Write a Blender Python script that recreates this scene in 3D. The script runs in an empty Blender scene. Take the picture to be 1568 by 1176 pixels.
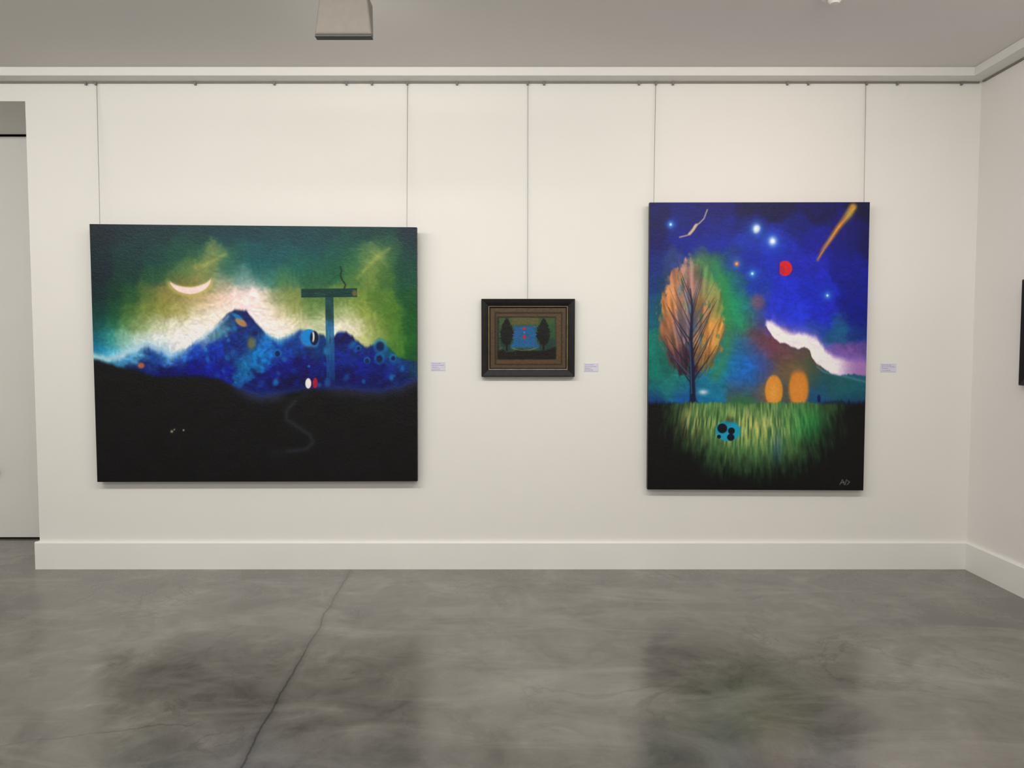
import bpy, bmesh, math, numpy as np
from mathutils import Vector, Matrix
sc = bpy.context.scene
sc.view_settings.view_transform = 'Standard'
sc.view_settings.look = 'None'

# ------------------------------------------------------------------ image pixels projected onto wall planes
F, PITCH, CH, D = 1130.0, math.radians(2.95), 1.49, 4.88
cp, sp = math.cos(PITCH), math.sin(PITCH)
def P(px, py, y=D):
    """metric position on a vertical plane parallel to the back wall at depth y"""
    u = (px - 784.0) / F; v = (588.0 - py) / F
    t = y / (cp + v * sp)
    return Vector((u * t, y, CH + t * (v * cp - sp)))

# ------------------------------------------------------------------ materials
def new_mat(name):
    m = bpy.data.materials.new(name); m.use_nodes = True
    nt = m.node_tree; b = nt.nodes['Principled BSDF']
    return m, nt, b
def lin(c):
    c = np.asarray(c, dtype=float) / 255.0
    return np.where(c <= 0.04045, c / 12.92, ((c + 0.055) / 1.055) ** 2.4)
def simple(name, col, rough=0.6, metal=0.0, var=0.04, scale=30.0, bump=0.0, spec=0.5):
    m, nt, b = new_mat(name)
    n = nt.nodes.new('ShaderNodeTexNoise'); n.inputs['Scale'].default_value = scale
    n.inputs['Detail'].default_value = 4
    tc = nt.nodes.new('ShaderNodeNewGeometry')
    nt.links.new(tc.outputs['Position'], n.inputs['Vector'])
    r = nt.nodes.new('ShaderNodeValToRGB')
    r.color_ramp.elements[0].position = 0.3; r.color_ramp.elements[1].position = 0.7
    r.color_ramp.elements[0].color = (*[x * (1 - var) for x in col], 1)
    r.color_ramp.elements[1].color = (*[min(1, x * (1 + var)) for x in col], 1)
    nt.links.new(n.outputs['Fac'], r.inputs['Fac'])
    nt.links.new(r.outputs['Color'], b.inputs['Base Color'])
    b.inputs['Roughness'].default_value = rough
    b.inputs['Metallic'].default_value = metal
    b.inputs['Specular IOR Level'].default_value = spec
    if bump > 0:
        bp = nt.nodes.new('ShaderNodeBump'); bp.inputs['Strength'].default_value = bump
        bp.inputs['Distance'].default_value = 0.002
        n2 = nt.nodes.new('ShaderNodeTexNoise'); n2.inputs['Scale'].default_value = 220
        nt.links.new(tc.outputs['Position'], n2.inputs['Vector'])
        nt.links.new(n2.outputs['Fac'], bp.inputs['Height'])
        nt.links.new(bp.outputs['Normal'], b.inputs['Normal'])
    return m
M_wall = simple('wall_paint', (0.81, 0.80, 0.765), 0.75, var=0.012, scale=1.3, bump=0.12, spec=0.25)
M_wallr = simple('wall_paint_side', (0.82, 0.79, 0.765), 0.75, var=0.012, scale=1.3, bump=0.12, spec=0.25)
M_ceil = simple('ceiling_paint', (0.76, 0.74, 0.725), 0.85, var=0.012, scale=1.0, spec=0.2)
M_trim = simple('trim_paint', (0.83, 0.82, 0.79), 0.5, var=0.01, scale=3)
M_corn = simple('cornice_paint', (0.76, 0.75, 0.73), 0.6, var=0.01, scale=3)
M_door = simple('door_paint', (0.84, 0.83, 0.80), 0.5, var=0.01, scale=3)
M_dark = simple('unlit_gap_black', (0.02, 0.02, 0.02), 0.9)
M_steel = simple('wire_steel', (0.22, 0.21, 0.20), 0.45, 0.6)
M_rail = simple('rail_metal', (0.22, 0.21, 0.20), 0.5, 0.3)
M_frame = simple('frame_black', (0.008, 0.007, 0.007), 0.5, var=0.3, spec=0.3)
M_gold = simple('frame_gold', (0.42, 0.31, 0.15), 0.45, 0.4, var=0.2)
M_side = simple('canvas_edge', (0.016, 0.018, 0.024), 0.6, var=0.4)
M_label = simple('label_card', (0.68, 0.66, 0.78), 0.5)
M_ink = simple('label_ink', (0.30, 0.28, 0.52), 0.6)
M_lamp = simple('lamp_housing', (0.165, 0.150, 0.132), 0.6, 0.0, spec=0.2)
M_lampd = simple('lamp_trim', (0.03, 0.03, 0.03), 0.5)
M_plast = simple('white_plastic', (0.75, 0.73, 0.70), 0.4)
def emis(name, col, s):
    m, nt, b = new_mat(name)
    b.inputs['Base Color'].default_value = (*col, 1)
    b.inputs['Emission Color'].default_value = (*col, 1)
    b.inputs['Emission Strength'].default_value = s
    return m
M_glow = emis('lamp_lens', (1, 0.93, 0.82), 4.0)
M_panel = emis('fill_panel_glow', (1, 0.96, 0.9), 3.0)  # glow of the added fill panels

def floor_mat():
    m, nt, b = new_mat('polished_concrete')
    N = nt.nodes.new; L = nt.links.new
    geo = N('ShaderNodeNewGeometry')
    def noise(scale, det, dist=0.0, vec=None, rough=0.55):
        n = N('ShaderNodeTexNoise'); n.inputs['Scale'].default_value = scale
        n.inputs['Detail'].default_value = det; n.inputs['Distortion'].default_value = dist
        n.inputs['Roughness'].default_value = rough
        L(vec or geo.outputs['Position'], n.inputs['Vector']); return n
    def math_(op, a, bb=None, clamp=False):
        n = N('ShaderNodeMath'); n.operation = op; n.use_clamp = clamp
        for i, v in enumerate((a, bb)):
            if v is None: continue
            if isinstance(v, (int, float)): n.inputs[i].default_value = v
            else: L(v, n.inputs[i])
        return n.outputs[0]
    def ramp(fac, stops):
        r = N('ShaderNodeValToRGB'); e = r.color_ramp.elements
        e[0].position, e[0].color = stops[0][0], (*stops[0][1], 1)
        e[1].position, e[1].color = stops[-1][0], (*stops[-1][1], 1)
        for p, c in stops[1:-1]:
            k = e.new(p); k.color = (*c, 1)
        L(fac, r.inputs['Fac']); return r.outputs['Color']
    big = noise(0.9, 6, 0.6, rough=0.6); mid = noise(3.0, 8, 0.7, rough=0.64); fine = noise(45, 5)
    s = math_('ADD', math_('MULTIPLY', big.outputs['Fac'], 0.5), math_('MULTIPLY', mid.outputs['Fac'], 0.5))
    base = ramp(s, [(0.38, (0.082, 0.076, 0.064)), (0.47, (0.128, 0.121, 0.105)), (0.54, (0.156, 0.148, 0.129)), (0.63, (0.225, 0.214, 0.189))])
    mp = N('ShaderNodeMapping'); mp.inputs['Scale'].default_value = (0.6, 1.8, 1); mp.inputs['Rotation'].default_value = (0, 0, 0.15)
    L(geo.outputs['Position'], mp.inputs['Vector'])
    st = noise(1.7, 9, 0.9, mp.outputs['Vector'], 0.66)
    stf = ramp(st.outputs['Fac'], [(0.49, (0, 0, 0)), (0.67, (0.5, 0.5, 0.5))])
    mx = N('ShaderNodeMix'); mx.data_type = 'RGBA'
    L(stf, mx.inputs['Factor']); L(base, mx.inputs['A']); mx.inputs['B'].default_value = (0.255, 0.242, 0.216, 1)
    # dark stain edges: narrow band of a distorted noise
    stn = noise(1.1, 9, 1.2, None, 0.66)
    band = math_('SUBTRACT', 1.0, math_('DIVIDE', math_('ABSOLUTE', math_('SUBTRACT', stn.outputs['Fac'], 0.43)), 0.022), True)
    bandm = math_('MULTIPLY', band, math_('MULTIPLY', ramp(big.outputs['Fac'], [(0.42, (0, 0, 0)), (0.56, (1, 1, 1))]), 0.34))
    mb = N('ShaderNodeMix'); mb.data_type = 'RGBA'
    L(bandm, mb.inputs['Factor']); L(mx.outputs['Result'], mb.inputs['A']); mb.inputs['B'].default_value = (0.06, 0.054, 0.046, 1)
    sp_ = noise(160, 2)
    spf = ramp(sp_.outputs['Fac'], [(0.60, (1, 1, 1)), (0.72, (0.75, 0.75, 0.75))])
    m2 = N('ShaderNodeMix'); m2.data_type = 'RGBA'; m2.blend_type = 'MULTIPLY'; m2.inputs['Factor'].default_value = 1
    L(mb.outputs['Result'], m2.inputs['A']); L(spf, m2.inputs['B'])
    # expansion joint
    sx = N('ShaderNodeSeparateXYZ'); L(geo.outputs['Position'], sx.inputs[0])
    wob = noise(2.2, 6, 0.3)
    xx = math_('ADD', sx.outputs['X'], math_('MULTIPLY', math_('SUBTRACT', wob.outputs['Fac'], 0.5), 0.07))
    ln = math_('ADD', xx, math_('MULTIPLY', sx.outputs['Y'], 0.051))
    dd = math_('ABSOLUTE', math_('ADD', ln, 0.831))
    wid = math_('ADD', math_('MULTIPLY', fine.outputs['Fac'], 0.011), 0.002)
    line = math_('SUBTRACT', 1.0, math_('DIVIDE', dd, wid), True)
    line = math_('POWER', line, 0.5)
    halo = math_('MULTIPLY', math_('SUBTRACT', 1.0, math_('DIVIDE', dd, 0.035), True), 0.35)
    # hairline crack, left
    wob2 = noise(1.4, 7, 0.5)
    l2 = math_('ADD', math_('ADD', sx.outputs['Y'], math_('MULTIPLY', sx.outputs['X'], -0.35)), math_('MULTIPLY', wob2.outputs['Fac'], 0.45))
    d2 = math_('ABSOLUTE', math_('SUBTRACT', l2, 3.55))
    crack = math_('SUBTRACT', 1.0, math_('DIVIDE', d2, 0.008), True)
    lim = math_('LESS_THAN', sx.outputs['X'], -1.25)
    crack = math_('MULTIPLY', math_('MULTIPLY', crack, lim), 0.4)
    tot = math_('MAXIMUM', math_('MAXIMUM', math_('MULTIPLY', line, 0.85), halo), crack)
    m3 = N('ShaderNodeMix'); m3.data_type = 'RGBA'
    L(tot, m3.inputs['Factor']); L(m2.outputs['Result'], m3.inputs['A']); m3.inputs['B'].default_value = (0.03, 0.028, 0.024, 1)
    L(m3.outputs['Result'], b.inputs['Base Color'])
    ro = ramp(mid.outputs['Fac'], [(0.3, (0.165, 0.165, 0.165)), (0.7, (0.27, 0.27, 0.27))])
    L(ro, b.inputs['Roughness'])
    b.inputs['Specular IOR Level'].default_value = 0.5
    b.inputs['IOR'].default_value = 1.88
    bp = N('ShaderNodeBump'); bp.inputs['Strength'].default_value = 0.05; bp.inputs['Distance'].default_value = 0.006
    L(mid.outputs['Fac'], bp.inputs['Height']); L(bp.outputs['Normal'], b.inputs['Normal'])
    return m
M_floor = floor_mat()

# ------------------------------------------------------------------ mesh helpers
def link(o, parent=None):
    sc.collection.objects.link(o)
    if parent: o.parent = parent
    return o
def empty(name, loc=(0, 0, 0)):
    e = bpy.data.objects.new(name, None); e.location = loc; e.empty_display_size = 0.1
    sc.collection.objects.link(e); return e
def mesh_obj(name, verts, faces, mats, parent=None, fmats=None, smooth=False):
    me = bpy.data.meshes.new(name); me.from_pydata([tuple(v) for v in verts], [], faces)
    for m in (mats if isinstance(mats, (list, tuple)) else [mats]): me.materials.append(m)
    if fmats: me.polygons.foreach_set('material_index', fmats)
    if smooth: me.polygons.foreach_set('use_smooth', [True] * len(me.polygons))
    me.update()
    bm = bmesh.new(); bm.from_mesh(me); bmesh.ops.recalc_face_normals(bm, faces=bm.faces); bm.to_mesh(me); bm.free()
    return link(bpy.data.objects.new(name, me), parent)
def boxes(name, bl, mat, parent=None, bevel=0.0):
    V, Fc, FM = [], [], []
    mats = []
    for bx in bl:
        (x0, x1, y0, y1, z0, z1) = bx[:6]; mt = bx[6] if len(bx) > 6 else mat
        if mt not in mats: mats.append(mt)
        k = len(V)
        V += [(x0, y0, z0), (x1, y0, z0), (x1, y1, z0), (x0, y1, z0), (x0, y0, z1), (x1, y0, z1), (x1, y1, z1), (x0, y1, z1)]
        for f in ((0, 3, 2, 1), (4, 5, 6, 7), (0, 1, 5, 4), (1, 2, 6, 5), (2, 3, 7, 6), (3, 0, 4, 7)):
            Fc.append([k + i for i in f]); FM.append(mats.index(mt))
    o = mesh_obj(name, V, Fc, mats, parent, FM)
    if bevel:
        md = o.modifiers.new('bevel', 'BEVEL'); md.width = bevel; md.segments = 2; md.limit_method = 'ANGLE'
    return o
def prism(name, poly, axis, a0, a1, mat, parent=None):
    """extrude a 2-D polygon along an axis. axis 'x': poly=(y,z); 'y': poly=(x,z); 'z': poly=(x,y)"""
    def mk(p, a):
        return {'x': (a, p[0], p[1]), 'y': (p[0], a, p[1]), 'z': (p[0], p[1], a)}[axis]
    n = len(poly); V = [mk(p, a0) for p in poly] + [mk(p, a1) for p in poly]
    Fc = [list(range(n)), list(range(2 * n - 1, n - 1, -1))] + [[i, (i + 1) % n, n + (i + 1) % n, n + i] for i in range(n)]
    return mesh_obj(name, V, Fc, mat, parent)
def tube(name, a, b, r, mat, parent=None, n=8):
    a, b = Vector(a), Vector(b); d = (b - a).normalized()
    u = d.orthogonal().normalized(); w = d.cross(u)
    V = []
    for p in (a, b):
        for i in range(n):
            t = 2 * math.pi * i / n; V.append(p + u * math.cos(t) * r + w * math.sin(t) * r)
    Fc = [[i, (i + 1) % n, n + (i + 1) % n, n + i] for i in range(n)] + [list(range(n)), list(range(n, 2 * n))]
    return mesh_obj(name, V, Fc, mat, parent)
def lathe(name, prof, center, mat, parent=None, n=40):
    cx, cy = center; V, Fc = [], []
    for (r, z) in prof:
        for i in range(n):
            t = 2 * math.pi * i / n; V.append((cx + r * math.cos(t), cy + r * math.sin(t), z))
    for j in range(len(prof) - 1):
        for i in range(n):
            Fc.append([j * n + i, j * n + (i + 1) % n, (j + 1) * n + (i + 1) % n, (j + 1) * n + i])
    Fc.append(list(range(n))); Fc.append(list(range((len(prof) - 1) * n, len(prof) * n)))
    return mesh_obj(name, V, Fc, mat, parent)

# ------------------------------------------------------------------ room shell
XL = P(50, 500).x            # free left end of the picture wall
XR = P(1491, 500).x          # right-hand corner
ZR = P(800, 126).z           # underside of cornice
ZC = P(800, 102, D - 0.12).z # ceiling
ZS = P(20, 155).z            # soffit of opening
DN = 5.63                    # door plane in the opening
XO = XL - 2.0                # other side of the opening
XW = -6.4; YB = -4.2; T = 0.2
boxes('floor', [(XW - T, XR + T, YB - T, DN + 0.35, -0.1, 0.0)], M_floor)
boxes('ceiling', [(XW - T, XR + T, YB - T, DN + 0.35, ZC, ZC + 0.1)], M_ceil)
wall_poly = [(XW, 0), (XO, 0), (XO, ZS), (XL, ZS), (XL, 0), (XR, 0), (XR, ZC), (XW, ZC)]
prism('wall_back', wall_poly, 'y', D, DN, M_wall)
boxes('wall_right', [(XR, XR + T, YB - T, DN, 0, ZC)], M_wallr)
boxes('wall_left', [(XW - T, XW, YB - T, DN, 0, ZC)], M_wall)
boxes('wall_front', [(XW, XR, YB - T, YB, 0, ZC)], M_wall)
boxes('recess_shade_sheet', [(XW, XR, DN + 0.12, DN + 0.2, 0, ZC)], M_dark)  # near-black sheet; shade of the unlit space behind the door put in as colour
# large sliding door in the opening
dr = empty('door_1', (0, 0, 0))
boxes('leaf', [(XO + 0.005, -4.06, DN + 0.01, DN + 0.05, 0.012, ZS - 0.014), (-4.054, XL - 0.004, DN + 0.01, DN + 0.05, 0.012, ZS - 0.014)], M_door, dr, 0.002)
hx = P(0, 740, DN).x
boxes('handle', [(hx - 0.05, hx + 0.005, DN - 0.035, DN - 0.02, 0.52, 0.545), (hx - 0.045, hx - 0.025, DN - 0.02, DN + 0.01, 0.52, 0.545)], M_lampd, dr, 0.003)

ZB = P(800, 830, D - 0.02).z
def bb_poly(d0, s):  # profile (depth, z)
    return [(d0, 0), (d0 + s * 0.022, 0), (d0 + s * 0.022, ZB - 0.008), (d0 + s * 0.016, ZB), (d0, ZB)]
prism('baseboard_back', bb_poly(D, -1), 'x', XL - 0.022, XR, M_trim)
o = prism('baseboard_end', [(XL, 0), (XL - 0.022, 0), (XL - 0.022, ZB - 0.008), (XL - 0.016, ZB), (XL, ZB)], 'y', D, DN - 0.002, M_trim)
prism('baseboard_right', bb_poly(XR, -1), 'y', YB, D - 0.022, M_trim)
prism('baseboard_left', bb_poly(XW, 1), 'y', YB, D, M_trim)
prism('baseboard_front', bb_poly(YB, 1), 'x', XW + 0.022, XR - 0.022, M_trim)
boxes('trim_1', [(XW, XR, D - 0.12, D, ZR, ZC)], M_corn, bevel=0.004)
boxes('trim_2', [(XR - 0.12, XR, YB, D - 0.12, ZR, ZC)], M_corn, bevel=0.004)

# picture rails with sliding hooks
pr = empty('picture_rail')
boxes('rail', [(XL - 1.6, XR - 0.02, D - 0.014, D - 0.001, ZR - 0.009, ZR - 0.0005)], M_rail, pr)
hb = []
for hxp in (133, 148, 300, 421, 531, 570, 624, 700, 808, 833, 978, 1004, 1030, 1205, 1237, 1326, 1373, 1471):
    p = P(hxp, 129)
    hb.append((p.x - 0.006, p.x + 0.006, D - 0.020, D - 0.002, ZR - 0.022, ZR - 0.004))
boxes('hooks', hb, M_rail, pr, 0.002)
pr2 = empty('picture_rail')
boxes('rail', [(XR - 0.014, XR - 0.001, -3.9, D - 0.03, ZR - 0.009, ZR - 0.0005)], M_rail, pr2)

# ------------------------------------------------------------------ painting toolkit (numpy)
def vnoise(x, y, seed):
    Tt = np.random.RandomState(seed).rand(256, 256)
    xi = np.floor(x).astype(int); yi = np.floor(y).astype(int)
    fx = x - xi; fy = y - yi; fx = fx * fx * (3 - 2 * fx); fy = fy * fy * (3 - 2 * fy)
    a = Tt[yi & 255, xi & 255]; b = Tt[yi & 255, (xi + 1) & 255]
    c = Tt[(yi + 1) & 255, xi & 255]; d = Tt[(yi + 1) & 255, (xi + 1) & 255]
    return (a * (1 - fx) + b * fx) * (1 - fy) + (c * (1 - fx) + d * fx) * fy
def fbm(x, y, seed, o=4):
    s = 0; a = 0.5; n = 0
    for i in range(o):
        s = s + a * vnoise(x * 2 ** i, y * 2 ** i, seed + i * 7); n += a; a *= 0.55
    return s / n
def ss(a, b, x):
    t = np.clip((x - a) / (b - a), 0, 1); return t * t * (3 - 2 * t)
def strokes(X, Y, ang, ln, wd, seed):
    c, s = math.cos(ang), math.sin(ang)
    return vnoise((X * c + Y * s) / ln + 40, (-X * s + Y * c) / wd + 40, seed)
def dabs(X, Y, seed, ln=9, wd=2.8):
    """mixed-direction brushwork, 0..1"""
    sel = fbm(X / 22, Y / 22, seed + 3, 3)
    A_ = [strokes(X, Y, a, ln, wd, seed + k) for k, a in enumerate((0.15, 0.8, -0.7, 1.5))]
    w = [np.exp(-((sel - m) / 0.09) ** 2) + 1e-4 for m in (0.3, 0.44, 0.56, 0.7)]
    return sum(a * b for a, b in zip(A_, w)) / sum(w)
class Art:
    def __init__(s, X, Y): s.X, s.Y = X, Y; s.img = np.zeros(X.shape + (3,))
    def mix(s, col, a):
        a = np.clip(a, 0, 1)[..., None]; s.img = s.img * (1 - a) + np.asarray(col, float) * a
    def field(s, pts, sig, warp=6, wscale=18, seed=1):
        # loaded-brush look: the sample position itself is pushed by broad and fine noise
        Xw = s.X + (fbm(s.X / wscale, s.Y / wscale, seed) - 0.5) * warp * 4 + (vnoise(s.X / 4.5, s.Y / 3.2, seed + 90) - 0.5) * 5
        Yw = s.Y + (fbm(s.X / wscale, s.Y / wscale, seed + 50) - 0.5) * warp * 4 + (vnoise(s.X / 4.5, s.Y / 3.2, seed + 91) - 0.5) * 5
        acc = np.zeros(s.X.shape + (3,)); w = np.full(s.X.shape, 1e-9)
        for (x, y, c) in pts:
            r2 = (Xw - x) ** 2 + (Yw - y) ** 2
            g = np.exp(-r2 / (2 * sig * sig)) + 1e-3 / (1 + (r2 / 300) ** 3)
            acc += g[..., None] * np.asarray(c, float); w += g
        return acc / w[..., None]
    def put(s, im, a):
        a = np.clip(a, 0, 1)[..., None]; s.img = s.img * (1 - a) + im * a
    def ell(s, cx, cy, rx, ry, soft=0.15, ang=0):
        c, n = math.cos(ang), math.sin(ang); dx, dy = s.X - cx, s.Y - cy
        r = np.sqrt(((dx * c + dy * n) / rx) ** 2 + ((-dx * n + dy * c) / ry) ** 2)
        return 1 - ss(1 - soft, 1 + soft, r)
    def glow(s, cx, cy, rx, ry, ang=0):
        c, n = math.cos(ang), math.sin(ang); dx, dy = s.X - cx, s.Y - cy
        return np.exp(-(((dx * c + dy * n) / rx) ** 2 + ((-dx * n + dy * c) / ry) ** 2))
    def line(s, pts, w, soft=0.8, w2=None):
        best = np.full(s.X.shape, 0.0); n = len(pts) - 1
        for i in range(n):
            (ax, ay), (bx, by) = pts[i], pts[i + 1]
            L2 = (bx - ax) ** 2 + (by - ay) ** 2 + 1e-9
            t = np.clip(((s.X - ax) * (bx - ax) + (s.Y - ay) * (by - ay)) / L2, 0, 1)
            d = np.hypot(s.X - ax - t * (bx - ax), s.Y - ay - t * (by - ay))
            ww = w if w2 is None else w + (w2 - w) * (i + t) / n
            best = np.maximum(best, 1 - ss(-soft, soft, d - ww))
        return best
    def curve(s, pts): # value of polyline y(x)
        xs, ys = zip(*pts); return np.interp(s.X, xs, ys)

def rows(spec):
    out = []
    for y, lst in spec:
        for x, c in lst: out.append((x, y, c))
    return out

def art_mountain(X, Y):
    A = Art(X, Y)
    sky = rows([
     (350, [(145,(3,26,36)),(200,(3,36,44)),(250,(4,44,50)),(300,(5,48,54)),(350,(5,48,58)),(400,(6,52,58)),(450,(6,52,58)),(500,(7,54,56)),(550,(8,54,52)),(590,(10,50,50)),(630,(6,32,46))]),
     (368, [(150,(4,30,40)),(220,(6,46,50)),(300,(10,60,56)),(350,(8,60,62)),(420,(10,66,70)),(480,(10,64,64)),(540,(14,68,58)),(590,(34,80,58)),(630,(8,42,50))]),
     (388, [(150,(4,34,44)),(200,(8,50,50)),(240,(10,60,56)),(270,(18,72,58)),(300,(40,92,62)),(325,(116,134,76)),(345,(76,118,80)),(365,(24,88,80)),(395,(12,80,84)),(430,(14,84,84)),(480,(12,76,72)),(510,(18,80,66)),(540,(32,92,62)),(560,(76,116,64)),(580,(128,148,76)),(600,(48,94,56)),(622,(14,60,54))]),
     (408, [(200,(10,52,46)),(250,(28,76,54)),(285,(76,110,62)),(305,(134,144,80)),(325,(114,132,76)),(350,(44,102,86)),(400,(20,92,90)),(450,(30,98,76)),(480,(24,88,66)),(510,(28,88,58)),(540,(48,100,58)),(562,(112,136,70)),(585,(80,114,56)),(620,(14,66,54))]),
     (424, [(150,(5,34,44)),(200,(10,54,46)),(235,(28,76,50)),(262,(72,102,58)),(340,(104,136,112)),(375,(96,140,130)),(410,(56,116,100)),(440,(74,120,74)),(480,(40,92,58)),(545,(70,110,54)),(565,(102,130,56)),(590,(54,98,44)),(620,(16,72,52))]),
     (435, [(275,(112,116,60)),(300,(128,126,66)),(318,(128,136,80)),(340,(190,180,150))]),
     (445, [(150,(5,40,44)),(175,(10,54,42)),(200,(30,78,44)),(225,(84,106,52)),(245,(128,126,62)),(262,(138,130,66))]),
     (456, [(280,(150,140,80)),(300,(176,158,102)),(318,(204,178,140)),(338,(232,202,184)),(358,(244,220,214)),(388,(248,224,226)),(408,(200,194,166)),(425,(134,146,94)),(445,(122,138,70)),(480,(84,120,60)),(520,(94,126,58)),(545,(108,134,56)),(580,(78,116,44)),(625,(18,76,40))]),
     (475, [(150,(6,54,52)),(175,(20,74,48)),(200,(60,100,48)),(225,(112,128,60)),(250,(140,142,68)),(275,(172,168,104)),(300,(216,204,170)),(325,(244,230,216)),(398,(250,232,234)),(415,(246,228,220)),(432,(190,186,140)),(450,(142,152,92)),(480,(118,144,84)),(520,(148,164,108)),(535,(166,178,120)),(560,(128,148,66)),(600,(70,114,38)),(630,(18,76,32))]),
     (495, [(150,(8,80,80)),(172,(32,100,70)),(195,(84,128,72)),(215,(134,158,100)),(240,(196,202,166)),(265,(230,230,214)),(300,(244,240,236)),(420,(248,238,232)),(440,(244,234,218)),(460,(210,208,166)),(485,(190,200,160)),(525,(232,228,208)),(545,(216,214,180)),(565,(150,164,90)),(585,(100,132,54)),(605,(74,118,42)),(630,(22,84,34))]),
     (515, [(150,(12,100,120)),(170,(50,146,140)),(190,(130,184,164)),(215,(200,220,214)),(240,(228,234,236)),(275,(236,238,242)),(560,(190,194,130)),(580,(126,148,76)),(605,(80,124,46)),(630,(28,90,36))]),
     (535, [(152,(14,120,160)),(172,(90,190,222)),(200,(160,218,234)),(240,(190,220,238)),(605,(70,122,44)),(632,(22,80,36))])])
    A.put(A.field(sky, 9, 3.0, 24, 3), np.ones(X.shape))
    A.mix((8,74,88), A.glow(430,392,75,34) * 0.45); A.mix((6,60,72), A.glow(470,362,120,22) * 0.35); A.mix((6,56,62), A.glow(215,380,50,28) * 0.35)
    A.mix((252,228,230), A.glow(385,452,22,22) * 0.65)
    A.mix((250,240,232), A.line([(266,512),(300,498),(335,475),(362,458),(385,455),(402,480),(420,494),(446,500)], 2, 9) * 0.7)
    A.mix((250,240,228), A.line([(522,494),(540,501),(550,509)], 3, 6) * 0.6)
    A.mix((164,170,82), A.line([(548,424),(562,408),(580,390),(596,380)], 1.8, 4.5) * 0.5)
    A.mix((165,172,90), A.line([(300,408),(322,400),(345,388)], 2, 4.5) * 0.6)
    d1 = dabs(X, Y, 201, 10, 3.0)
    A.img *= (0.90 + 0.18 * d1)[..., None]
    # crescent
    cres = A.ell(291,424,32,24,0.05) * (1 - A.ell(289,411,40,27,0.07))
    A.mix((200,186,104), A.ell(291,427,36,25,0.12) * (1 - A.ell(289,409,44,28,0.12)) * 0.6)
    A.mix((255,214,210), cres * (Y > 416))
    # mountains
    ridge = A.curve([(130,540),(150,543),(165,546),(190,537),(210,529),(228,523),(245,529),(262,540),(285,529),(310,513),(328,499),(340,488),(349,477),(358,473),(368,472),(377,475),(386,485),(396,498),(407,508),(425,516),(445,510),(460,502),(490,508),(503,518),(515,507),(530,504),(548,518),(562,530),(580,519),(595,528),(610,543),(645,552)])
    ridge = ridge + (fbm(X / 9, Y * 0, 11) - 0.5) * 8
    mt = [(160,550,(30,130,175)),(180,550,(60,150,200)),(200,545,(70,155,205)),(212,535,(110,190,225)),(225,532,(15,60,140)),(240,548,(20,70,160)),(258,545,(70,150,215)),(275,545,(40,110,205)),(300,535,(20,70,190)),(320,545,(10,40,160)),(318,515,(110,150,190)),(335,500,(90,140,180)),(348,490,(40,90,140)),(360,478,(8,30,90)),(372,508,(14,44,120)),(355,520,(14,40,130)),
          (340,560,(6,24,150)),(375,560,(10,90,160)),(395,545,(10,120,200)),(408,530,(20,110,200)),(425,540,(10,60,170)),(430,562,(6,24,130)),(445,525,(12,60,150)),(460,560,(5,15,105)),(488,535,(12,50,120)),(490,560,(6,24,115)),(530,540,(6,36,130)),(530,515,(4,18,80)),(545,530,(8,40,120)),(560,560,(5,26,130)),(575,560,(5,24,110)),(600,560,(6,40,140)),(605,545,(10,84,120)),(620,556,(8,50,120)),(635,560,(10,60,90)),
          (300,565,(8,14,125)),(270,562,(8,16,110)),(250,568,(8,12,85)),(220,560,(15,36,110)),(200,562,(15,30,90)),(400,590,(8,20,105)),(450,580,(4,10,70)),(500,585,(4,14,85)),(540,580,(4,16,95)),(580,590,(5,16,80)),(615,580,(6,24,90)),(330,530,(12,50,175)),(350,545,(18,50,130)),(385,520,(20,60,130))]
    mimg = A.field(mt, 8, 3.5, 12, 21)
    mimg = mimg * (0.70 + 0.50 * dabs(X, Y, 31, 7, 3.2))[..., None]
    rs = np.random.RandomState(12)
    B = Art(X, Y); B.img = mimg
    for k in range(80):   # scattered small patches
        x = rs.uniform(290, 628); y = rs.uniform(500, 588); r = rs.uniform(2.0, 5.0)
        c = [(24,110,190),(8,60,150),(4,14,70),(30,140,200),(10,30,120)][rs.randint(5)]
        B.mix(c, B.ell(x, y, r, r * rs.uniform(0.8, 2.0), 0.7, rs.uniform(-.8, .8)) * rs.uniform(0.3, 0.65))
    A.put(B.img, ss(-3, 4.5, Y - ridge))
    A.mix((190,225,238), np.exp(-((Y - ridge - 3) / 6) ** 2) * (1 - ss(230, 340, X)) * 0.8)
    A.mix((120,190,220), np.exp(-((Y - ridge - 2) / 5) ** 2) * ss(395, 420, X) * (1 - ss(440, 470, X)) * 0.5)
    A.mix((170,205,225), A.line([(348,482),(333,496),(318,508),(300,522)], 2, 4) * 0.75)
    A.mix((6,30,90), A.line([(342,487),(350,478),(362,474),(375,476),(388,491),(402,506)], 0.8, 3) * 0.7)
    A.mix((195,140,80), A.ell(369,491,10,5,0.3,0.6) * 0.85); A.mix((30,130,190), A.ell(363,482,9,3,0.4,0.5) * 0.8)
    A.mix((130,125,60), A.ell(385,523,6,9,0.6) * 0.7); A.mix((80,140,130), A.glow(332,510,13,5,-0.6) * 0.6)
    A.mix((24,130,190), A.glow(374,556,6,10) * 0.6)
    A.mix((215,115,50), A.ell(216,557,5,4.5,0.5) * 0.75)
    # orb
    A.mix((190,215,200), A.ell(474,514,15,15,0.22) * 0.35)
    A.mix((16,125,205), A.ell(473,514,12,12.5,0.08)); A.mix((6,20,60), A.ell(481,515,6.5,11,0.15))
    A.mix((215,220,200), A.ell(479,513,2.6,8,0.3) * (1 - A.ell(475.5,513,3.4,10,0.3)))
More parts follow.
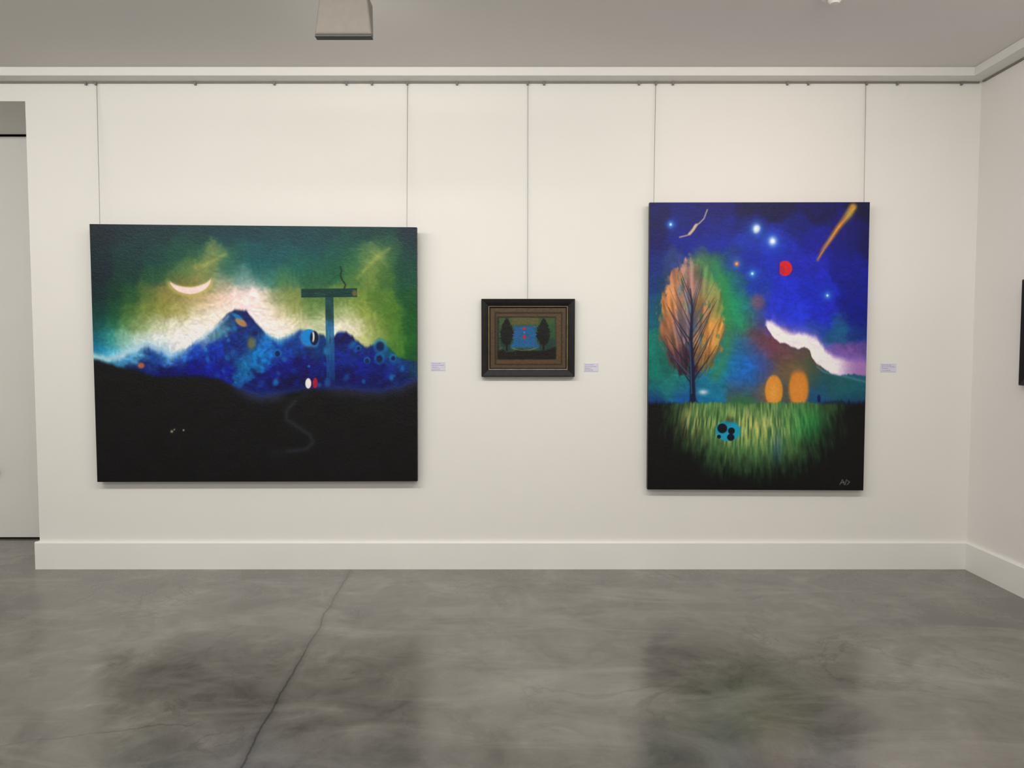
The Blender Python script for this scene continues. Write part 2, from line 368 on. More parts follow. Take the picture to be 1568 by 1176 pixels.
    # rings on the right mountain
    for (x, y, r) in ((582,527,10),(581,546,8),(602,545,5),(562,549,5),(549,530,4),(425,538,6)):
        A.mix((20,120,180), A.ell(x,y,r,r*1.1,0.4) * 0.7); A.mix((4,16,60), A.ell(x,y+1,r*0.64,r*0.72,0.4) * 0.85)
    # cross with smoke
    v = (1 - ss(5.6, 7.2, np.abs(X - 504.0 - (Y - 450) * 0.02))) * ss(446, 450, Y) * (1 - ss(572, 590, Y))
    lower = (ss(484, 492, Y) * 0.75 + 0.25 * ss(520, 560, Y))[..., None]
    ccol = np.array((20,62,66.)) * (1 - lower) + np.array((30,104,160.)) * lower
    A.put(np.broadcast_to(ccol, A.img.shape) * (0.80 + 0.4 * strokes(X, Y, 1.57, 14, 2.5, 91))[..., None], v * (0.95 - 0.5 * ss(500, 560, Y)))
    bar = (1 - ss(42, 43.5, np.abs(X - 504))) * (1 - ss(6, 7.2, np.abs(Y - 446.5 + (X - 504) * 0.01)))
    bar2 = np.broadcast_to(np.array((10,52,50.)), A.img.shape) * (0.85 + 0.3 * strokes(X, Y, 0, 14, 2.5, 13))[..., None]
    A.put(bar2, bar * 0.97); A.mix((150,110,50), A.ell(543,447,4,4.5,0.4) * 0.6)
    A.mix((100,130,70), A.line([(482,447),(498,449)], 0.6, 1.0) * 0.4)
    A.mix((10,35,30), A.line([(527,441),(529,434),(524,427),(521,420),(523,413),(521,407)], 1.2, 1.0) * 0.85)
    # black foreground
    fg = A.curve([(130,545),(147,547),(165,553),(200,562),(225,570),(250,576),(270,573),(300,572),(335,578),(370,594),(400,606),(440,600),(480,592),(530,594),(580,599),(610,592),(645,578)])
    fg = fg + (fbm(X / 12, Y * 0, 61) - 0.5) * 5
    A.mix((36,60,130), np.exp(-((Y - fg) / 8) ** 2) * 0.45 * ss(330, 380, X))
    A.put(np.broadcast_to(np.array((17,17,19.)), A.img.shape) * (0.80 + 0.4 * fbm(X / 22, Y / 14, 41))[..., None], ss(-4, 5, Y - fg))
    A.mix((52,58,100), np.exp(-((Y - fg - 3) / 8) ** 2) * 0.5 * (ss(340, 380, X) * (1 - ss(420, 450, X)) + 0.7 * ss(480, 520, X)))
    A.mix((30,30,35), A.line([(470,600),(448,612),(437,628),(440,642),(458,652),(474,664),(480,676),(470,686),(440,690),(420,692)], 4, 8) * 0.6)
    A.mix((58,60,76), A.line([(452,612),(440,626),(438,640),(456,652),(474,664),(480,676),(468,687),(440,690)], 1.0, 4.5) * 0.6)
    A.mix((240,232,228), A.ell(472,584.5,4.5,8,0.18)); A.mix((165,25,45), A.ell(482.5,584,3.8,8,0.2))
    for x, y, q in ((263,659,2),(281,657,1.5),(267,656,1.2)): A.mix((170,170,140), A.glow(x,y,q,q))
    A.img *= (0.94 + 0.12 * fbm(X / 3.5, Y / 3.5, 5, 3))[..., None]
    return A.img

def art_tree(X, Y):
    A = Art(X, Y)
    pts = rows([
     (318,[(1000,(10,16,90)),(1050,(8,22,110)),(1100,(10,20,106)),(1150,(6,11,70)),(1200,(6,11,70)),(1250,(10,14,84)),(1325,(6,10,60))]),
     (345,[(1000,(10,16,84)),(1050,(12,26,120)),(1100,(14,30,130)),(1150,(12,24,110)),(1220,(14,24,118)),(1300,(16,18,112))]),
     (370,[(1000,(6,15,95)),(1050,(12,30,140)),(1100,(14,34,150)),(1150,(22,48,172)),(1200,(20,40,175)),(1250,(16,24,148)),(1300,(16,20,122)),(1325,(8,14,84))]),
     (400,[(1000,(8,35,120)),(1030,(40,60,125)),(1075,(60,95,90)),(1100,(30,90,100)),(1125,(20,60,140)),(1150,(12,38,165)),(1180,(20,40,180)),(1240,(24,34,178)),(1300,(16,24,145))]),
     (430,[(1000,(8,50,118)),(1110,(24,120,84)),(1130,(18,90,120)),(1160,(14,50,170))]),
     (445,[(1200,(24,42,205)),(1250,(20,38,192)),(1315,(14,24,140))]),
     (465,[(1000,(8,76,118)),(1122,(26,130,92)),(1140,(24,120,120)),(1162,(40,70,150)),(1190,(30,48,205))]),
     (485,[(1000,(8,90,118)),(1125,(34,134,92)),(1142,(40,120,110)),(1165,(60,74,140)),(1185,(34,50,205)),(1220,(32,52,220)),(1260,(26,38,196)),(1315,(14,24,140))]),
     (505,[(1130,(50,110,100)),(1155,(96,66,76)),(1225,(40,60,200)),(1250,(34,70,170)),(1280,(24,90,140)),(1315,(18,50,130))]),
     (525,[(1000,(10,120,108)),(1118,(34,120,120)),(1140,(50,100,150)),(1160,(96,66,84)),(1180,(112,66,84)),(1205,(100,70,84))]),
     (540,[(1130,(24,100,170)),(1155,(50,90,170)),(1200,(104,70,80)),(1225,(88,74,72)),(1285,(115,82,165)),(1312,(130,88,170)),(1325,(74,60,132))]),
     (560,[(1000,(10,112,100)),(1105,(26,130,136)),(1125,(24,112,190)),(1145,(24,108,205)),(1168,(60,76,150)),(1190,(90,80,80)),(1205,(104,84,60)),(1240,(74,78,60)),(1325,(120,80,150))]),
     (580,[(1105,(24,120,150)),(1130,(26,100,190)),(1155,(30,90,170)),(1250,(40,74,76)),(1268,(22,84,96)),(1295,(20,100,116)),(1322,(16,92,112))]),
     (595,[(1000,(16,110,110)),(1030,(26,120,118)),(1095,(20,115,150)),(1130,(70,90,100)),(1150,(60,90,120)),(1165,(100,86,76)),(1205,(60,78,80)),(1250,(16,84,160)),(1310,(10,100,122))]),
     (610,[(1000,(10,50,120)),(1040,(16,80,160)),(1090,(14,110,160)),(1140,(30,90,90)),(1240,(6,70,150)),(1312,(6,54,112))])])
    A.put(A.field(pts, 10, 4, 20, 5), np.ones(X.shape))
    A.mix((20,36,150), A.line([(1060,385),(1100,370),(1140,390),(1165,430)], 3, 12) * 0.35)
    sw = 0.5 * dabs(X, Y, 17, 12, 3.0) + 0.5 * fbm(X / 16 + Y / 40, Y / 5 - X / 30, 17, 3)
    A.img *= (0.78 + 0.38 * sw)[..., None]
    A.mix((30,150,96), A.line([(1095,410),(1110,440),(1122,470),(1135,495)], 7, 12) * 0.6 * (0.6 + strokes(X, Y, 1.1, 14, 2.5, 71)*0.7))
    A.mix((64,130,60), A.line([(1072,398),(1092,398),(1106,430),(1114,500),(1112,540),(1095,575)], 5, 11) * 0.55)
    A.mix((30,70,60), A.line([(1020,420),(1010,460),(1008,520),(1022,570)], 4, 10) * 0.45)
    # hill under cloud
    hill = A.curve([(1190,515),(1215,530),(1240,550),(1262,567),(1290,573),(1330,583)])
    h = ss(-1, 3, Y - hill) * (X > 1195)
    A.mix((38,84,86), h * 0.45 * ss(1205, 1245, X)); A.mix((90,130,140), np.exp(-((Y - hill) / 2.0) ** 2) * (X > 1250) * 0.6)
    # cloud : one soft sweep, feathered upward, lobed crisp base
    top = A.curve([(1165,490),(1174,486),(1184,490),(1198,500),(1214,506),(1236,508),(1251,514),(1262,530),(1276,541),(1300,548),(1330,552)])
    bot = A.curve([(1165,493),(1173,497),(1179,506),(1186,516),(1194,522),(1203,522),(1211,528),(1222,531),(1232,528),(1240,534),(1243,545),(1251,554),(1262,561),(1272,568),(1284,571),(1300,569),(1330,572)])
    top = top + (fbm(X / 8, Y / 20, 7) - .5) * 8; bot = bot + (fbm(X / 6, Y * 0, 8) - .5) * 4
    cm = ss(-5, 7, Y - top) * (1 - ss(-1.5, 2.5, Y - bot)) * ss(1169, 1177, X)
    A.mix((128,112,205), np.exp(-((Y - top) / 10) ** 2) * 0.5 * ss(1176, 1190, X))
    A.mix((160,110,180), cm * ss(1262, 1295, X) * 0.9)
    A.mix((226,208,232), cm * (1 - 0.92 * ss(1272, 1318, X)))
    core = ss(1, 9, Y - top) * (1 - ss(-3, 1.5, Y - bot)) * ss(1171, 1178, X) * (1 - ss(1270, 1300, X))
    A.mix((254,249,247), core * (0.55 + 0.45 * ss(0.35, 0.6, fbm(X / 10, Y / 6, 19))))
    A.mix((112,60,78), A.line([(1176,516),(1190,531),(1214,541),(1230,546)], 2, 5) * 0.55)
    # tree crown
    dx = np.abs(X - 1059) / (51 + 2 * (Y - 480) / 90); dy = (Y - 485) / 93.0
    rr = np.sqrt(dx ** 2 + dy ** 2) + (fbm(X / 5, Y / 9, 43) - 0.5) * 0.30
    crown = 1 - ss(0.88, 1.04, rr)
    cpts = [(1050,402,(155,120,110)),(1080,402,(80,125,80)),(1095,420,(70,125,70)),(1030,425,(176,120,82)),(1060,430,(150,110,105)),(1088,440,(126,130,74)),(1022,460,(190,124,70)),(1048,460,(160,115,98)),(1080,470,(180,130,80)),(1102,470,(116,136,72)),(1098,495,(196,136,64)),(1020,495,(174,110,70)),(1045,500,(122,95,105)),(1085,520,(186,124,62)),(1105,525,(170,130,60)),(1020,525,(140,92,70)),(1030,548,(90,56,60)),(1045,550,(60,38,54)),(1055,562,(50,30,48)),(1078,548,(140,95,55)),(1095,556,(110,120,62)),(1060,480,(125,105,110))]
    fan = vnoise(np.arctan2(X - 1059, 640 - Y) * 42 + 30, Y / 26, 23)
    ci = A.field(cpts, 9, 3, 12, 9) * (0.66 + 0.58 * fan)[..., None]
    A.put(ci, crown * 0.97)
    A.mix((40,110,80), crown * ss(0.62, 0.8, fbm(X / 6, Y / 16, 66, 3)) * 0.55)
    rnd = np.random.RandomState(4)
    for k in range(26):
        yb = 592 - k * 5.4; sd = -1 if k % 2 else 1
        reach = (24 + rnd.rand() * 20) if k < 19 else 12 + rnd.rand() * 12
        rise = 50 + rnd.rand() * 24
        x0 = 1059.5
        pl = [(x0, yb), (x0 + sd * reach * 0.35, yb - rise * 0.33), (x0 + sd * reach * 0.75, yb - rise * 0.72), (x0 + sd * reach, yb - rise)]
        A.mix((26,24,50) if k % 3 else (50,80,115), A.line(pl, 1.1, 0.8, 0.2) * (0.85 if k < 14 else 0.6))
    A.mix((18,26,56), A.line([(1061,616),(1060,570),(1058,520),(1060,470),(1057,440)], 4.6, 1.4, 0.7))
    A.mix((16,24,50), A.line([(1054,618),(1061,606),(1070,618)], 2, 2) * 0.8)
    A.mix((70,105,135), A.line([(1059,600),(1058,560),(1056,520)], 0.8, 0.8) * 0.6)
    for x, y in ((1056,470),(1052,450),(1064,500),(1040,440),(1072,520)): A.mix((60,130,170), A.glow(x, y, 2.5, 7) * 0.5)
    # ovals
    A.mix((125,100,60), A.glow(1222,572,20,26) * 0.65); A.mix((130,100,70), A.glow(1185,592,20,24) * 0.5)
    A.mix((212,138,50), A.ell(1185,596,13.5,24,0.12)); A.mix((236,168,76), A.glow(1184,600,8,18) * 0.6)
    A.mix((208,130,45), A.ell(1223,593,15,29,0.22)); A.mix((224,145,60), A.glow(1222,600,9,18) * 0.6); A.mix((110,90,80), A.glow(1222,562,8,6) * 0.6)
    A.mix((12,22,80), A.ell(1254,608,2.6,6,0.3))
    A.mix((215,225,230), A.glow(1077,598,7,4) * 0.85)
    # stars etc.
    for x, y, r, c in ((1158,349,8,(195,220,250)),(1183,368,8,(215,240,255)),(1152,417,5.5,(60,150,215)),(1267,450,5,(70,140,230)),(1027,343,5,(90,150,225)),(1128,402,5,(220,120,60))):
        A.mix((40,110,220), A.glow(x, y, r * 1.7, r * 1.7) * 0.6); A.mix(c, A.glow(x, y, r * 0.72, r * 0.8)); A.mix((245,250,255) if c[2] > 100 else (250,180,110), A.glow(x, y, r * 0.3, r * 0.3))
    A.mix((225,240,255), A.ell(1159,350,4,6,0.5,0.5) * 0.6)
    A.mix((205,26,40), A.ell(1202,409,11,11.5,0.08) * ss(1193, 1195, X)); A.mix((150,20,60), A.ell(1198,411,4,7,0.3)*0.4)
    A.mix((150,80,90), A.ell(1160,460,10,11,0.6) * 0.55)
    A.mix((225,150,40), A.line([(1252,396),(1262,378),(1282,350),(1300,326),(1306,317)], 1.0, 4.0, 5.5) * (0.60 + 0.55 * strokes(X, Y, -0.95, 22, 2, 55)))
    A.mix((190,180,70), A.glow(1302,326,6,12,0.6)*0.5)
    A.mix((200,180,150), A.line([(1041,362),(1053,359),(1061,352),(1064,345),(1071,341),(1078,334),(1083,321)], 1.0, 1.5) * 0.85)
    A.mix((205,180,130), A.line([(1056,357),(1062,350),(1066,344)], 2.2, 1.5) * 0.85)
    # grass
    g0 = 614 + (fbm(X / 4, Y * 0, 3) - 0.5) * 8
    gm = ss(-2, 3, Y - g0)
    xs_ = X - (X - 1155) * (Y - 615) * 0.0012
    st = vnoise(xs_ / 1.6, Y / 20, 81); st2 = fbm(xs_ / 5 + 9, Y / 20, 83, 3); st3 = vnoise(xs_ / 2.2 + 70, Y / 15, 87)
    gi = np.array((38,74,40.)) + (0.6 * st + 0.4 * st3)[..., None] * np.array((58,72,36.))
    yel = np.exp(-((X - 1150) / 62) ** 2 - ((Y - 652) / 32) ** 2) + np.exp(-((X - 1055) / 26) ** 2 - ((Y - 645) / 28) ** 2)
    gi = gi + (yel * ss(0.25, 0.75, 0.4 * st2 + 0.6 * st3))[..., None] * np.array((102,62,36.))
    gi[..., 0] -= 26 * np.exp(-((X - 1240) / 30) ** 2 - ((Y - 650) / 30) ** 2); gi[..., 1] += 14 * np.exp(-((X - 1240) / 30) ** 2 - ((Y - 650) / 30) ** 2)
    blue = np.exp(-((X - 1190) / 8) ** 2 - ((Y - 690) / 30) ** 2); gi = gi * (1 - 0.4 * blue[..., None]) + np.array((50,76,140.)) * 0.4 * blue[..., None]
    r = np.sqrt(((X - 1155) / 156) ** 2 + ((Y - 612) / 134) ** 2) + (st2 - 0.5) * 0.24 + (st - 0.5) * 0.12
    gi = gi * (1 - ss(0.48, 1.04, r))[..., None] + np.array((7,10,11.))
    A.put(gi, gm)
    A.mix((10,22,60), np.exp(-((Y - g0) / 3) ** 2) * 0.6 * ss(1240, 1270, X)); A.mix((10,22,50), np.exp(-((Y - g0) / 3) ** 2) * 0.5 * (1 - ss(1010, 1040, X)))
    A.mix((60,110,60), A.ell(1135,611,22,8,0.5) * 0.6)
    A.mix((24,150,185), A.ell(1115,658,19,16,0.08)); A.mix((60,70,44), A.glow(1118,641,8,5) * 0.7)
    for x, y, q in ((1106,654,7.5),(1120,658,5.2),(1119,668,5.5),(1101,667,3)): A.mix((8,14,30), A.ell(x, y, q, q, 0.15))
    for pl in ([(1286,742),(1290,734),(1293,742)],[(1288,739),(1293,738)],[(1294,742),(1296,734)],[(1297,742),(1301,738),(1297,735)]):
        A.mix((150,150,150), A.line(pl, 0.5, 0.7) * 0.8)
    A.img *= (0.94 + 0.12 * fbm(X / 2.5, Y / 2.5, 15, 3))[..., None]
    return A.img

def art_small(X, Y):
    A = Art(X, Y)
    A.mix((80,64,46), np.ones(X.shape))
    def rect(x0, x1, y0, y1, s=0.7): return ss(x0 - s, x0 + s, X) * (1 - ss(x1 - s, x1 + s, X)) * ss(y0 - s, y0 + s, Y) * (1 - ss(y1 - s, y1 + s, Y))
    A.mix((50,40,28), rect(757,862,477,560)); A.mix((84,66,44), rect(760,860,480,558, 1.2))
    A.mix((36,32,28), rect(761,852,484,551, 1.5)); A.mix((54,80,42), rect(764,851,486,540, 2))
    A.mix((38,74,50), rect(764,851,497,540, 4)*0.7)
    A.mix((24,50,50), rect(764,784,518,540, 5)*0.8); A.mix((24,50,50), rect(826,851,518,540, 5)*0.8)
    bx = 18 + 1.5 * np.sin(Y / 3.0) + 3 * ss(515, 532, Y)
    A.mix((30,86,136), (1 - ss(-2.0, 2.0, np.abs(X - 804) - bx)) * ss(496, 500, Y) * (1 - ss(531, 535, Y)))
    A.mix((86,82,46), rect(783,825,486,498,1.8)); A.mix((40,80,66), rect(785,823,496,500,1.5)*0.6)
    gr = A.curve([(755,524),(766,528),(775,536),(785,536),(795,531),(805,533),(820,534),(835,534),(850,528),(865,524)])
    A.mix((16,17,15), ss(0, 3, Y - gr - 2) * rect(762,852,480,551,2)); A.mix((130,138,104), A.line([(784,533),(790,535.5),(800,537),(812,536.5),(822,533)], 0.7, 1.1) * 0.65)
    for x, y in ((776,507),(833,507)):
        w = 11.5 + (fbm(X / 2, Y / 2, 8) - 0.5) * 11
        w = w * (0.5 + 0.5 * ss(485, 512, Y))
        dd = np.sqrt(((X - x) / w) ** 2 + ((Y - y - 1) / 23) ** 2)
        A.mix((11,17,16), 1 - ss(0.82, 1.02, dd)); A.mix((10,14,12), rect(x - 1.3, x + 1.3, y, 538))
    A.mix((170,44,42), A.ell(803,503,2.8,2.0,0.25)); A.mix((170,40,46), A.ell(803,516,2.6,3.0,0.25)); A.mix((110,130,165), A.ell(803,509,1.3,1.6,0.3)*0.6)
    A.mix((30,30,26), A.line([(790,538),(789,545)], 1.5, 1)); A.mix((150,140,100), A.glow(766,534,3,3)*0.5)
    A.img *= (0.84 + 0.28 * fbm(X / 2, Y / 2, 25, 3))[..., None]
    return A.img

def paint_mat(name, rough, bump, scale):
    m, nt, b = new_mat(name)
    a = nt.nodes.new('ShaderNodeAttribute'); a.attribute_name = 'pigment'
    nt.links.new(a.outputs['Color'], b.inputs['Base Color'])
    b.inputs['Roughness'].default_value = rough; b.inputs['Specular IOR Level'].default_value = 0.28
    g = nt.nodes.new('ShaderNodeNewGeometry')
    mp = nt.nodes.new('ShaderNodeMapping'); mp.inputs['Rotation'].default_value = (0, 0.5, 0); mp.inputs['Scale'].default_value = (0.8, 1, 1.1)
    n = nt.nodes.new('ShaderNodeTexNoise'); n.inputs['Scale'].default_value = scale; n.inputs['Detail'].default_value = 6; n.inputs['Distortion'].default_value = 0.8; n.inputs['Roughness'].default_value = 0.6
    bp = nt.nodes.new('ShaderNodeBump'); bp.inputs['Strength'].default_value = bump; bp.inputs['Distance'].default_value = 0.004
    nt.links.new(g.outputs['Position'], mp.inputs['Vector']); nt.links.new(mp.outputs['Vector'], n.inputs['Vector']); nt.links.new(n.outputs['Fac'], bp.inputs['Height']); nt.links.new(bp.outputs['Normal'], b.inputs['Normal'])
    return m
M_oil = paint_mat('oil_paint', 0.40, 0.55, 55)
M_oil2 = paint_mat('acrylic_paint', 0.48, 0.55, 60)
GAIN = 1.10
def canvas(name, quad3, quadpx, nx, ny, artf, mat, parent):
    """quad order TL,TR,BR,BL"""
    s, t = np.meshgrid(np.linspace(0, 1, nx), np.linspace(0, 1, ny))
    def bil(q):
        q = [np.array(v, float) for v in q]
        S, Tt = s[..., None], t[..., None]
        return (q[0] * (1 - S) + q[1] * S) * (1 - Tt) + (q[3] * (1 - S) + q[2] * S) * Tt
    pos = bil(quad3); px = bil(quadpx)
    col = artf(px[..., 0], px[..., 1])
    c = np.clip(lin(np.clip(col, 0, 255)) * GAIN - 0.003, 0.0015, 0.92)
    me = bpy.data.meshes.new(name); nv = nx * ny; nf = (nx - 1) * (ny - 1)
    me.vertices.add(nv); me.vertices.foreach_set('co', pos.astype(np.float32).ravel())
    idx = np.arange(nv).reshape(ny, nx)
    f = np.stack([idx[1:, :-1], idx[1:, 1:], idx[:-1, 1:], idx[:-1, :-1]], -1).reshape(-1)
    me.loops.add(nf * 4); me.loops.foreach_set('vertex_index', f.astype(np.int32))
    me.polygons.add(nf); me.polygons.foreach_set('loop_start', (np.arange(nf) * 4).astype(np.int32))
    me.update(calc_edges=True)
    at = me.color_attributes.new('pigment', 'FLOAT_COLOR', 'POINT')
    rgba = np.ones((nv, 4), np.float32); rgba[:, :3] = c.reshape(-1, 3)
    at.data.foreach_set('color', rgba.ravel())
    me.materials.append(mat); me.validate()
    return link(bpy.data.objects.new(name, me), parent)

def stretched(quadpx, nx, ny, artf, mat, ytop, ybot, wires, wiretops):
    par = empty('painting')
    TL, TR, BR, BL = quadpx
    q3 = [P(*TL, ytop), P(*TR, ytop), P(*BR, ybot), P(*BL, ybot)]
    canvas('canvas_face', q3, quadpx, nx, ny, artf, mat, par)
    n = (q3[1] - q3[0]).cross(q3[3] - q3[0]).normalized()
    if n.y < 0: n = -n
    th = 0.038
    fr = [v + n * 0.0008 for v in q3]; bk = [v + n * th for v in q3]
    mesh_obj('stretcher', fr + bk, [[0, 1, 2, 3], [7, 6, 5, 4], [0, 4, 5, 1], [1, 5, 6, 2], [2, 6, 7, 3], [3, 7, 4, 0]], M_side, par)
    for (bx, by), (tx, ty) in zip(wires, wiretops):
        a = P(tx, ty, D - 0.012); a.z = ZR - 0.0225
        b = P(bx, by, ytop + 0.025)
        tube('hanging_wire', a, b - Vector((0, 0, 0.02)), 0.0016, M_steel, par)
    return par
stretched([(137,343),(638,348),(639,737),(149,738)], 740, 580, art_mountain, M_oil, D - 0.10, D - 0.055, [(153,343),(623,347)], [(148,125),(624,129)])
stretched([(995,310),(1332,309.5),(1322,751),(991.5,749.5)], 520, 670, art_tree, M_oil2, D - 0.075, D - 0.050, [(1001,309),(1323,309)], [(1004,128),(1326,125)])

def frame_obj(name, w, h, loops, parent, mats, fm):
    """loops: (inset, depth) from back outer edge inward; local x right, z up, -y out of wall"""
    V, Fc, FM = [], [], []
    for (i, d) in loops:
        x, z = w / 2 - i, h / 2 - i
        V += [(-x, -d, z), (x, -d, z), (x, -d, -z), (-x, -d, -z)]
    for k in range(len(loops) - 1):
        for j in range(4):
            Fc.append([k * 4 + j, k * 4 + (j + 1) % 4, (k + 1) * 4 + (j + 1) % 4, (k + 1) * 4 + j]); FM.append(fm[k])
    Fc.append([0, 1, 2, 3]); FM.append(0)
    me = bpy.data.meshes.new(name); me.from_pydata(V, [], Fc)
    for m in mats: me.materials.append(m)
    me.polygons.foreach_set('material_index', FM); me.update()
    return link(bpy.data.objects.new(name, me), parent)
loops = [(0, 0.004), (0, 0.034), (0.006, 0.040), (0.024, 0.036), (0.046, 0.026), (0.0475, 0.029), (0.0505, 0.0285), (0.056, 0.024), (0.061, 0.022)]
fm = [0, 0, 0, 0, 0, 1, 0, 0]
a = P(737, 457.5, D - 0.04); b = P(880, 577, D - 0.04)
cx, cz = (a.x + b.x) / 2, (a.z + b.z) / 2; w, h = b.x - a.x, a.z - b.z
fp = empty('framed_painting', (cx, D - 0.004, cz))
frame_obj('frame', w, h, loops, fp, [M_frame, M_gold], fm)
qp = [(751,471),(867,471),(867,564),(751,564)]
iw, ih = w / 2 - 0.060, h / 2 - 0.060
canvas('panel', [(-iw, -0.0225, ih), (iw, -0.0225, ih), (iw, -0.0225, -ih), (-iw, -0.0225, -ih)], qp, 330, 270, art_small, M_oil2, fp)
p0 = P(808, 457.5, D - 0.02)
tube('hanging_wire', (p0.x - cx, -0.012, ZR - 0.0225 - cz), (p0.x - cx, -0.014, h / 2 - 0.004), 0.0014, M_steel, fp)

# picture on the right-hand wall
yfar = (P(1563, 510, 4.0).x); yfar = 4.0 * (XR - 0.035) / yfar
zt = P(1563, 428, yfar).z; zb = P(1563, 590, yfar).z
rp = empty('framed_picture', (XR - 0.002, yfar - 0.40, (zt + zb) / 2))
rp.rotation_euler = (0, 0, math.radians(-90))
def art_dark(X, Y):
    A = Art(X, Y); A.mix((46,60,84), np.ones(X.shape)); A.mix((120,90,60), A.ell(50, 40, 26, 20, 0.5)); A.mix((20,28,24), ss(55, 65, Y))
    A.img *= (0.7 + 0.6 * fbm(X / 9, Y / 9, 3))[..., None]; return A.img
frame_obj('frame', 0.80, zt - zb, loops, rp, [M_frame, M_gold], fm)
hw, hh = 0.40 - 0.06, (zt - zb) / 2 - 0.06
canvas('panel', [(-hw, -0.0225, hh), (hw, -0.0225, hh), (hw, -0.0225, -hh), (-hw, -0.0225, -hh)], [(0,0),(100,0),(100,80),(0,80)], 100, 80, art_dark, M_oil2, rp)
tube('hanging_wire', (0, -0.010, hh + 0.055), (0, -0.010, ZR - 0.011 - rp.location.z), 0.0014, M_steel, rp)

# labels
for (x0, x1, y0, y1) in ((660, 682, 554, 567.5), (894, 916, 556, 569), (1348, 1372, 556.5, 569.5)):
    a = P(x0, y0); b = P(x1, y1); e = empty('wall_label', (a.x, D, a.z)); W, H = b.x - a.x, a.z - b.z
    boxes('card', [(0, W, -0.003, 0.0, -H, 0)], M_label, e, 0.0006)
    tl = []
    for k, (f0, f1) in enumerate(((0.08, 0.7), (0.08, 0.9), (0.08, 0.5), (0.08, 0.62))):
        z = -H * (0.16 + 0.21 * k); x = f0
        while x < f1:
            l = 0.05 + 0.04 * ((k * 7 + int(x * 40)) % 3); tl.append((W * x, W * min(x + l, f1), -0.0034, -0.003, z - 0.0035, z)); x += l + 0.03
    boxes('text', tl, M_ink, e)

# ------------------------------------------------------------------ ceiling fixtures
def washer(x, y, z, power, aim, size=(0.20, 0.10), col=(1, 0.945, 0.86), spread=180):
    e = empty('wall_washer_lamp', (x, y, z))
    wb, wt = 0.130, 0.106
    V = [(-wb, 0, 0), (wb, 0, 0), (wb, 0.05, -0.004), (-wb, 0.05, -0.004), (-wt, 0.012, 0.20), (wt, 0.012, 0.20), (wt, 0.17, 0.20), (-wt, 0.17, 0.20)]
    Fc = [[0, 1, 5, 4], [1, 2, 6, 5], [3, 0, 4, 7], [4, 5, 6, 7], [0, 3, 2, 1], [2, 3, 7, 6]]
    o = mesh_obj('housing', V, Fc, M_lamp, e); md = o.modifiers.new('bevel', 'BEVEL'); md.width = 0.012; md.segments = 3
    boxes('lip', [(-wb + 0.002, wb - 0.002, 0.004, 0.046, -0.008, -0.001)], M_lampd, e, 0.001)
    nrm = Vector((0, 0.204, -0.12)).normalized()
    A0 = Vector((0, 0.05, -0.004)); A1 = Vector((0, 0.17, 0.20)); d = (A1 - A0)
    q = []
    for f, ww in ((0.15, wb * 0.82), (0.85, wt * 0.86)):
        c = A0 + d * f + nrm * 0.002; q += [c + Vector((-ww, 0, 0)), c + Vector((ww, 0, 0))]
    mesh_obj('lens', q, [[0, 1, 3, 2]], M_glow, e)
    top = ZC - z
    tube('stem', (0, 0.09, 0.19), (0, 0.09, top - 0.02), 0.012, M_lamp, e, 16)
    boxes('track_adapter', [(-0.07, 0.07, 0.07, 0.11, top - 0.03, top - 0.001)], M_lamp, e, 0.003)
    ld = bpy.data.lights.new('lamp_light', 'AREA'); ld.shape = 'RECTANGLE'; ld.size, ld.size_y = size; ld.energy = power; ld.color = col
    ld.spread = math.radians(spread)
    lo = bpy.data.objects.new('lamp_light', ld); sc.collection.objects.link(lo); lo.parent = e
    lo.location = (A0 + A1) / 2 + nrm * 0.012
    dirv = Vector(aim) - (Vector((x, y, z)) + lo.location)
    lo.rotation_euler = dirv.to_track_quat('-Z', 'Y').to_euler()
    return e
lx = P(525, 55, 3.4)
washer(lx.x, 3.4, lx.z + 0.008, 2.0, (lx.x, D, 1.6))
washer(1.62, 2.75, 3.0, 1.3, (1.60, D, 2.25), col=(1, 0.80, 0.68), spread=75)
# added linear fill light, out of view; washes the wall with softer shadows
LX0, LX1, LY = -4.9, XR - 0.25, 2.35
lf = empty('added_linear_fill', (0, 0, 0))
prism('housing', [(LY - 0.07, ZC - 0.001), (LY + 0.07, ZC - 0.001), (LY + 0.07, ZC - 0.05), (LY - 0.07, ZC - 0.10)], 'x', LX0, LX1, M_plast, lf)
tn = Vector((0, 0.05, -0.14)).normalized()
c0 = Vector((0, LY, ZC - 0.075)) + tn * 0.002; dd_ = Vector((0, 0.14, 0.05)).normalized() * 0.06
mesh_obj('fill_diffuser', [Vector((LX0 + 0.02, 0, 0)) + c0 - dd_, Vector((LX1 - 0.02, 0, 0)) + c0 - dd_, Vector((LX1 - 0.02, 0, 0)) + c0 + dd_, Vector((LX0 + 0.02, 0, 0)) + c0 + dd_], [[0, 1, 2, 3]], M_glow, lf)
ld = bpy.data.lights.new('line_fill', 'AREA'); ld.shape = 'RECTANGLE'; ld.size = LX1 - LX0 - 0.1; ld.size_y = 0.12; ld.energy = 111; ld.color = (1, 0.965, 0.915)
lo = bpy.data.objects.new('line_fill', ld); sc.collection.objects.link(lo); lo.parent = lf
lo.location = ((LX0 + LX1) / 2, LY + 0.01, ZC - 0.095)
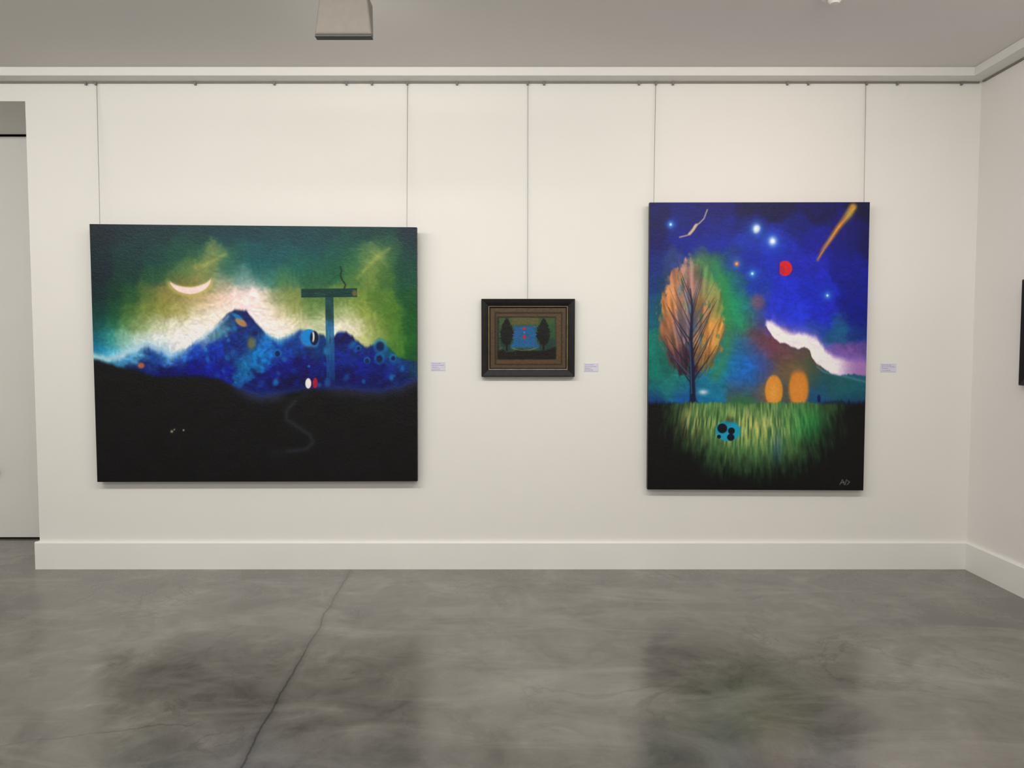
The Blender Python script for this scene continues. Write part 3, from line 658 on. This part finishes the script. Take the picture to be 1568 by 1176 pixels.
lo.rotation_euler = (Vector((0, D - LY, 1.1 - ZC))).to_track_quat('-Z', 'Y').to_euler()
# unseen fill panels behind the camera, added for ambient light
for (x, y) in ((-3.6, -0.3), (0.6, -0.3), (-3.6, -2.8), (0.6, -2.8)):
    e = empty('added_fill_panel', (x, y, ZC))
    boxes('fill_bezel', [(-0.62, 0.62, -0.32, -0.29, -0.02, -0.001), (-0.62, 0.62, 0.29, 0.32, -0.02, -0.001), (-0.62, -0.59, -0.29, 0.29, -0.02, -0.001), (0.59, 0.62, -0.29, 0.29, -0.02, -0.001)], M_plast, e)
    boxes('fill_diffuser', [(-0.59, 0.59, -0.29, 0.29, -0.012, -0.001)], M_panel, e)
    ld = bpy.data.lights.new('panel_fill', 'AREA'); ld.shape = 'RECTANGLE'; ld.size = 1.15; ld.size_y = 0.55; ld.energy = 34; ld.color = (1, 0.965, 0.93)
    lo = bpy.data.objects.new('panel_fill', ld); sc.collection.objects.link(lo); lo.parent = e; lo.location = (0, 0, -0.025)

# smoke detector
SY = 3.80
sx = P(1278, 0, SY).x
sd = empty('smoke_detector')
lathe('base', [(0.064, ZC - 0.001), (0.064, ZC - 0.012), (0.056, ZC - 0.018), (0.045, ZC - 0.022)], (sx, SY), M_plast, sd)
lathe('vent_ring', [(0.028, ZC - 0.020), (0.028, ZC - 0.028)], (sx, SY), M_lampd, sd)
lathe('cap', [(0.032, ZC - 0.027), (0.031, ZC - 0.036), (0.020, ZC - 0.046)], (sx, SY), M_plast, sd)

# world + camera
wd = bpy.data.worlds.new('World'); sc.world = wd; wd.use_nodes = True
wd.node_tree.nodes['Background'].inputs[0].default_value = (0.5, 0.5, 0.5, 1); wd.node_tree.nodes['Background'].inputs[1].default_value = 0.3
cam = bpy.data.cameras.new('Camera'); cam.sensor_fit = 'HORIZONTAL'; cam.sensor_width = 36; cam.lens = F / 1568 * 36; cam.clip_start = 0.05
co = bpy.data.objects.new('Camera', cam); sc.collection.objects.link(co)
co.location = (0, 0, CH); co.rotation_euler = (math.pi / 2 - PITCH, 0, 0)
sc.camera = co
